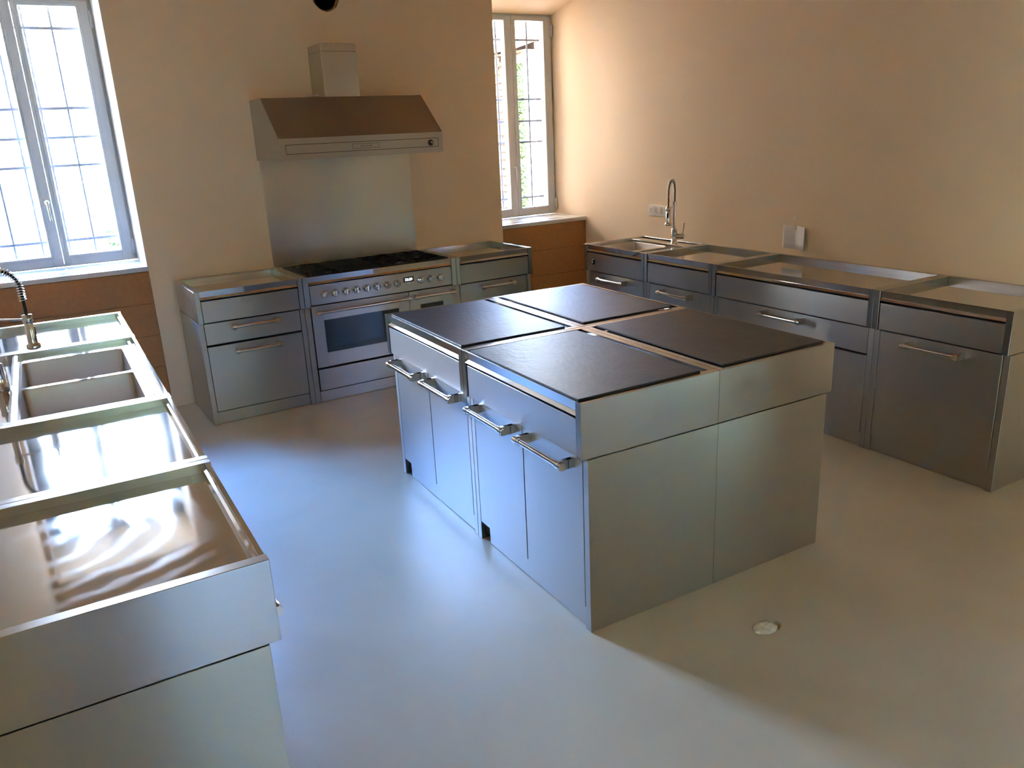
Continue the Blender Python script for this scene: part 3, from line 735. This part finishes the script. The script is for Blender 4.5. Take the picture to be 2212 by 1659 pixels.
# --- sinks
def bowl(m, x0, x1, y0, y1, ztop, depth, r=.02):
    a = rrect(x0, x1, y0, y1, ztop, r); b_ = rrect(x0+.003, x1-.003, y0+.003, y1-.003, ztop-.006, r)
    c_ = rrect(x0+.010, x1-.010, y0+.010, y1-.010, ztop-depth+.02, r); d_ = rrect(x0+.028, x1-.028, y0+.028, y1-.028, ztop-depth, r*.9)
    m.loft([a, b_, c_, d_])
    return m
def sink_top(root, w_, d, bowls, plate_y, ledge, front_lip=True):
    x0, x1 = T-.0005, w_-T+.0005; zp = .880
    # apron and front rim
    MB().prism([(.0035, .8995), (.0165, .8995), (.0175, .884), (.030, zp-.002), (.020, .848), (.004, .8445), (.0000, .848), (.0090, .862)], 'x', x0, x1).build('worktop', 'tray', root, bevel=.0006)
    p = MB(); ya, yb = plate_y
    xs = sorted([bb[0] for bb in bowls]+[bb[1] for bb in bowls])
    # plate cells round every bowl
    cells = []; edges = [x0]
    for i in range(len(bowls)-1): edges.append((bowls[i][1]+bowls[i+1][0])/2)
    edges.append(x1)
    for i, bb in enumerate(bowls):
        loop = [(q[0], q[1]) for q in rrect(bb[0], bb[1], bb[2], bb[3], 0, .02)]
        v, f = plate_with_hole((edges[i], edges[i+1], ya, yb), loop, lambda x, y: (x, y, zp)); p.add(v, f)
    p.recalc = False
    p.build('sink_plate', 'tray', root)
    for bb in bowls:
        m = MB(); bowl(m, *bb, zp, .18); bo = m.build('bowl', 'bowl', root)
        cx, cy = (bb[0]+bb[1])/2, (bb[2]+bb[3])/2
        MB().lathe([(.045, zp-.1785), (.043, zp-.176), (.030, zp-.1775), (.028, zp-.185), (.0005, zp-.186)], (cx, cy, 0), 24).build('drain', 'chrome', bo)
    # raised rails front and back of the plate
    MB().prism([(ya-.001, zp-.01), (ya-.001, .887), (ya+.012, .887), (ya+.014, zp-.001)], 'x', x0, x1).build('front_rail', 'rim', root, bevel=.001)
    if ledge == 'rail':
        MB().prism([(yb-.002, zp-.01), (yb-.002, .894), (yb+.010, .896), (yb+.020, .894), (yb+.020, zp-.01)], 'x', x0, x1).build('back_rail', 'rim', root, bevel=.001)
        MB().box(x0, x1, yb+.020, d-.0295, .855, .874).build('tap_ledge', 'tray', root)
    else:
        MB().prism([(yb-.002, zp-.01), (yb-.002, .894), (yb+.004, .8965), (yb+.080, .8965), (yb+.082, zp-.01)], 'x', x0, x1).build('tap_ledge', 'tray', root, bevel=.001)
        MB().box(x0, x1, yb+.082, d-.0295, .855, .874).build('back_channel', 'tray', root)

# --- run along the left wall (fronts face +X; local x runs away from the viewer)
L = dict(x=.3613, y0=-.944, y1=-1.6595, y2=-2.8482, y3=-3.597, y4=-4.3072); dL = .632
def Lmod(ya, yb, label, layout, **k):
    return module(k.pop('name', 'base_cabinet'), (yb-ya)-.001, dL, G('L', L['x'], ya), RZ('L', PI/2), label, layout, **k)
Lmod(L['y4'], L['y3'], 'steel tray-topped cabinet at the near left, closest to the viewer, wiped smears on top', 'door', worktop_mat='smear')
Lmod(L['y3'], L['y2'], 'steel tray-topped cabinet on the left between the sink and the nearest unit', 'door', worktop_mat='tray')
Ls = Lmod(L['y2'], L['y1'], 'wide steel sink unit on the left with two deep bowls and a spring tap', 'two_doors', top=None, name='sink_unit')
Ls['category'] = 'sink'
fy = L['x']
sink_top(Ls, (L['y1']-L['y2'])-.001, dL, [(.082, .536, .076, fy+.127), (.560, 1.032, .076, fy+.127)], (.030, .505), 'rail')
Lmod(L['y1'], L['y0'], 'steel tray-topped cabinet at the far left end beneath the left window', 'door')

# --- run along the right wall (fronts face -X; local x runs towards the viewer)
K = dict(x=3.7664, y0=-.7751, y1=-1.5119, y2=-2.1976, y3=-3.3928, y4=-4.1044); dC = .617
def Rmod(ya, yb, label, layout, **k):
    return module(k.pop('name', 'base_cabinet'), (ya-yb)-.001, dC, G('C', K['x'], ya), RZ('C', -PI/2), label, layout, **k)
R1 = Rmod(K['y0'], K['y1'], 'small steel sink unit in the far right corner by the right window', 'door', top=None, name='sink_unit')
R1['category'] = 'sink'
sink_top(R1, (K['y0']-K['y1'])-.001, dC, [(.090, .485, .070, .430), (.530, .690, .070, .430)], (.030, .445), 'flat')
kb = MB().lathe([(.021, .004), (.021, -.003), (.016, -.006), (.0005, -.006)], (.120, 0, .768), 20, 'y').build('drain_knob', 'rubber', R1)
MB().tube([(.114, -.010, .775), (.124, -.012, .768), (.127, -.010, .762)], [.003, .005, .004], 8).build('grip', 'chrome', kb)
Rmod(K['y1'], K['y2'], 'steel cabinet on the right wall just in front of the small sink unit', 'door')
Rmod(K['y2'], K['y3'], 'widest steel cabinet on the right wall with a broad drawer', 'wide_drawer')
Rmod(K['y3'], K['y4'], 'steel cabinet at the near end of the right wall with one large door', 'door')

# ------------------------------------------------------------------ spring taps
def tap(loc, ang, label, lever_dir):
    root = empty('spring_tap', loc, ang)      # local +x points out over the bowl
    b_ = MB().lathe([(.027, 0), (.027, .006), (.0225, .010), (.0225, .098), (.024, .100), (.024, .108), (.013, .112)], n=24).build('body', 'chrome', root)
    # side valve with lever
    d = Vector((0, lever_dir, 0))
    v = MB(); v.cyl((0, 0, .052), d*.078+Vector((0, 0, .052)), .0205, n=22)
    v.build('valve', 'chrome', root, bevel=.002)
    v = MB(); p = d*.064+Vector((0, 0, .068)); v.tube([p, p+d*.008+Vector((0, 0, .035)), p+d*.014+Vector((0, 0, .085))], [.004, .0045, .0055], 10)
    v.build('lever', 'chrome', root)
    MB().cyl((0, 0, .110), (0, 0, .300), .0125, n=20).build('riser', 'chrome', root)
    m = MB().lathe([(.0165, .285), (.0165, .315)], n=20); m.build('clamp', 'chrome', root, bevel=.001)
    # hose path: up, arc, down to the spray head
    Rr = .0715; path = []
    z0 = .315; zt = .392
    path += [Vector((0, 0, z0+(zt-z0)*i/8)) for i in range(8)]
    for i in range(25):
        a = PI-PI*i/24; path.append(Vector((Rr+math.cos(a)*Rr, 0, zt+math.sin(a)*.082)))
    path += [Vector((2*Rr, 0, zt-(zt-.290)*i/10)) for i in range(1, 11)]
    MB().tube(path, .0062, 10).build('hose', 'rubber', root)
    # spring round the hose down to z=.345
    cum = [0]
    for a_, b2 in zip(path[:-1], path[1:]): cum.append(cum[-1]+(b2-a_).length)
    total = cum[-1]-.055; turns = 36; pts = []
    steps = turns*12
    for i in range(steps+1):
        s = total*i/steps
        j = max(k for k in range(len(cum)) if cum[k] <= s+1e-9); j = min(j, len(path)-2)
        fr_ = (s-cum[j])/(cum[j+1]-cum[j]); p = path[j].lerp(path[j+1], fr_)
        t = (path[min(j+2, len(path)-1)]-path[max(j-1, 0)]).normalized()
        u = Vector((0, 1, 0)); w_ = t.cross(u)
        a_ = 2*PI*i/12; rr = .0125
        pts.append(p+u*math.cos(a_)*rr+w_*math.sin(a_)*rr)
    MB().tube(pts, .0016, 5).build('spring', 'chrome', root)
    # docking arm and spray head
    hx = 2*Rr
    MB().cyl((0, 0, .288), (hx, 0, .270), .0042, n=12).build('arm', 'chrome', root)
    s = MB().lathe([(.0005, .290), (.019, .289), (.0195, .262), (.016, .258), (.016, .250), (.017, .248), (.0185, .175), (.0185, .172), (.026, .168), (.027, .152), (.022, .148), (.0005, .148)], (hx, 0, 0), 24).build('spray_head', 'chrome', root)
    MB().box(hx+.0135, hx+.0195, -.006, .006, .205, .240).build('trigger', 'rubber', s, bevel=.002)
    tag(root, label, 'tap')
    return root
gx_, gy_ = G('L', -.196, -2.237)
tap((gx_, gy_, .8745), -.02, 'chrome spring tap on the left double sink, cut by the photo edge', 1)
tap((4.293, -1.275, .8967), PI+.50, 'chrome spring tap on the right wall sink in front of the sockets', 1)

# ------------------------------------------------------------------ sockets, note, hook
s = empty('socket_plate', (XR, -.984, 1.1165), -PI/2)   # local -y faces the room (-X)
MB().box(-.110, .110, -.009, -.0005, -.044, .044).build('plate', 'white', s, bevel=.002, seg=2)
for k in range(3):
    x = (k-1)*.069
    q = MB()
    lo = rrect(x-.029, x+.029, -.031, .031, 0, .004, 5)
    ring = [(x+math.cos(2*PI*(i+.5)/len(lo))*.0205, math.sin(2*PI*(i+.5)/len(lo))*.0205) for i in range(len(lo))]
    outer = [(p[0], -.0125, p[1]) for p in lo]; base = [(p[0], -.009, p[1]) for p in lo]
    q.loft([base, outer, [(p[0], -.0125, p[1]) for p in ring]], cap_last=False, smooth=False)
    so = q.build('socket', 'white', s)
    w2 = MB().loft([[(p[0], -.0125, p[1]) for p in ring], [(x+(p[0]-x)*.95, -.0015, p[1]*.95) for p in ring]])
    w2.build('socket_well', 'socket', so)
    hh = MB(); hh.cyl((x-.0095, -.0012, 0), (x-.0095, -.0022, 0), .003, n=8).cyl((x+.0095, -.0012, 0), (x+.0095, -.0022, 0), .003, n=8)
    hh.build('pin_hole', 'gap', so)
tag(s, 'white triple wall socket plate behind the right-hand spring tap', 'socket')

def note():
    root = empty('paper_note', (XR, -2.341, 1.02), -PI/2)   # local x runs towards the viewer
    def yy(u): return -.0025-(.0 if u < .5 else .075*(u-.5)**1.2)-.004*math.sin(u*9)*.2
    N = 16; v = []; 
    for i in range(N+1):
        u = i/N; x = -.104+.205*u
        for j in range(5):
            t = j/4; v.append((x, yy(u), -.078+.153*t+(.0 if u < .5 else -.004*(u-.5))))
    m = MB(); m.add(v, [(i*5+j, (i+1)*5+j, (i+1)*5+j+1, i*5+j+1) for i in range(N) for j in range(4)], True); m.recalc = False
    o = m.build('sheet', 'paper', root); md = o.modifiers.new('s', 'SOLIDIFY'); md.thickness = .0004; md.offset = 0
    r = random.Random(8); k = MB()
    for ln, (z, x0, x1) in enumerate(((.034, -.095, -.055), (.012, -.095, -.012), (-.006, -.095, -.005), (-.024, -.095, .035))):
        x = x0
        while x < x1:
            wd = r.uniform(.004, .011); u = (x+.104)/.205; y = yy(u)-.0010
            pts = [(x+wd*q/4, y, z+r.uniform(-.0022, .0022)) for q in range(5)]
            k.tube(pts, .00045, 4); x += wd+r.uniform(.002, .006)
    k.build('handwriting', 'ink', root)
    MB().box(-.012, .010, -.0050, -.0030, .045, .092).build('tape', 'tape', root)
    tag(root, 'white handwritten paper note taped to the right wall above the wide cabinet', 'note')
note()
hk = MB(); hk.cyl((XR-.0005, -2.337, 1.144), (XR-.012, -2.337, 1.144), .005, n=10); hk.lathe([(.010, XR-.016), (.012, XR-.014), (.010, XR-.012)], (0, -2.337, 1.144), 14, 'x')
tag(hk.build('wall_hook', 'white'), 'tiny cream wall hook above the paper note', 'hook')

# ------------------------------------------------------------------ floor hole filling
pl = MB(); r = random.Random(6)
lo = ragged(2.043, -4.238, .048, .036, 44, .11, 17)
def ring(s, z, j): return [(2.043+(x-2.043)*s, -4.238+(y+4.238)*s, z+r.uniform(-j, j)) for x, y in lo]
pl.loft([ring(1, -.049, 0), ring(1.0, -.006, .001), ring(.93, .003, .001), ring(.6, .005, .0015), ring(.25, .005, .001)])
tag(pl.build('plaster_plug', 'plug'), 'pale lump of plaster filling the ragged hole in the floor', 'plaster')
pe = MB().cyl((2.103, -4.258, -.049), (2.103, -4.258, -.006), .010, n=14)
tag(pe.build('pipe_stub', 'brass'), 'small brass pipe end beside the plaster in the floor hole', 'pipe')
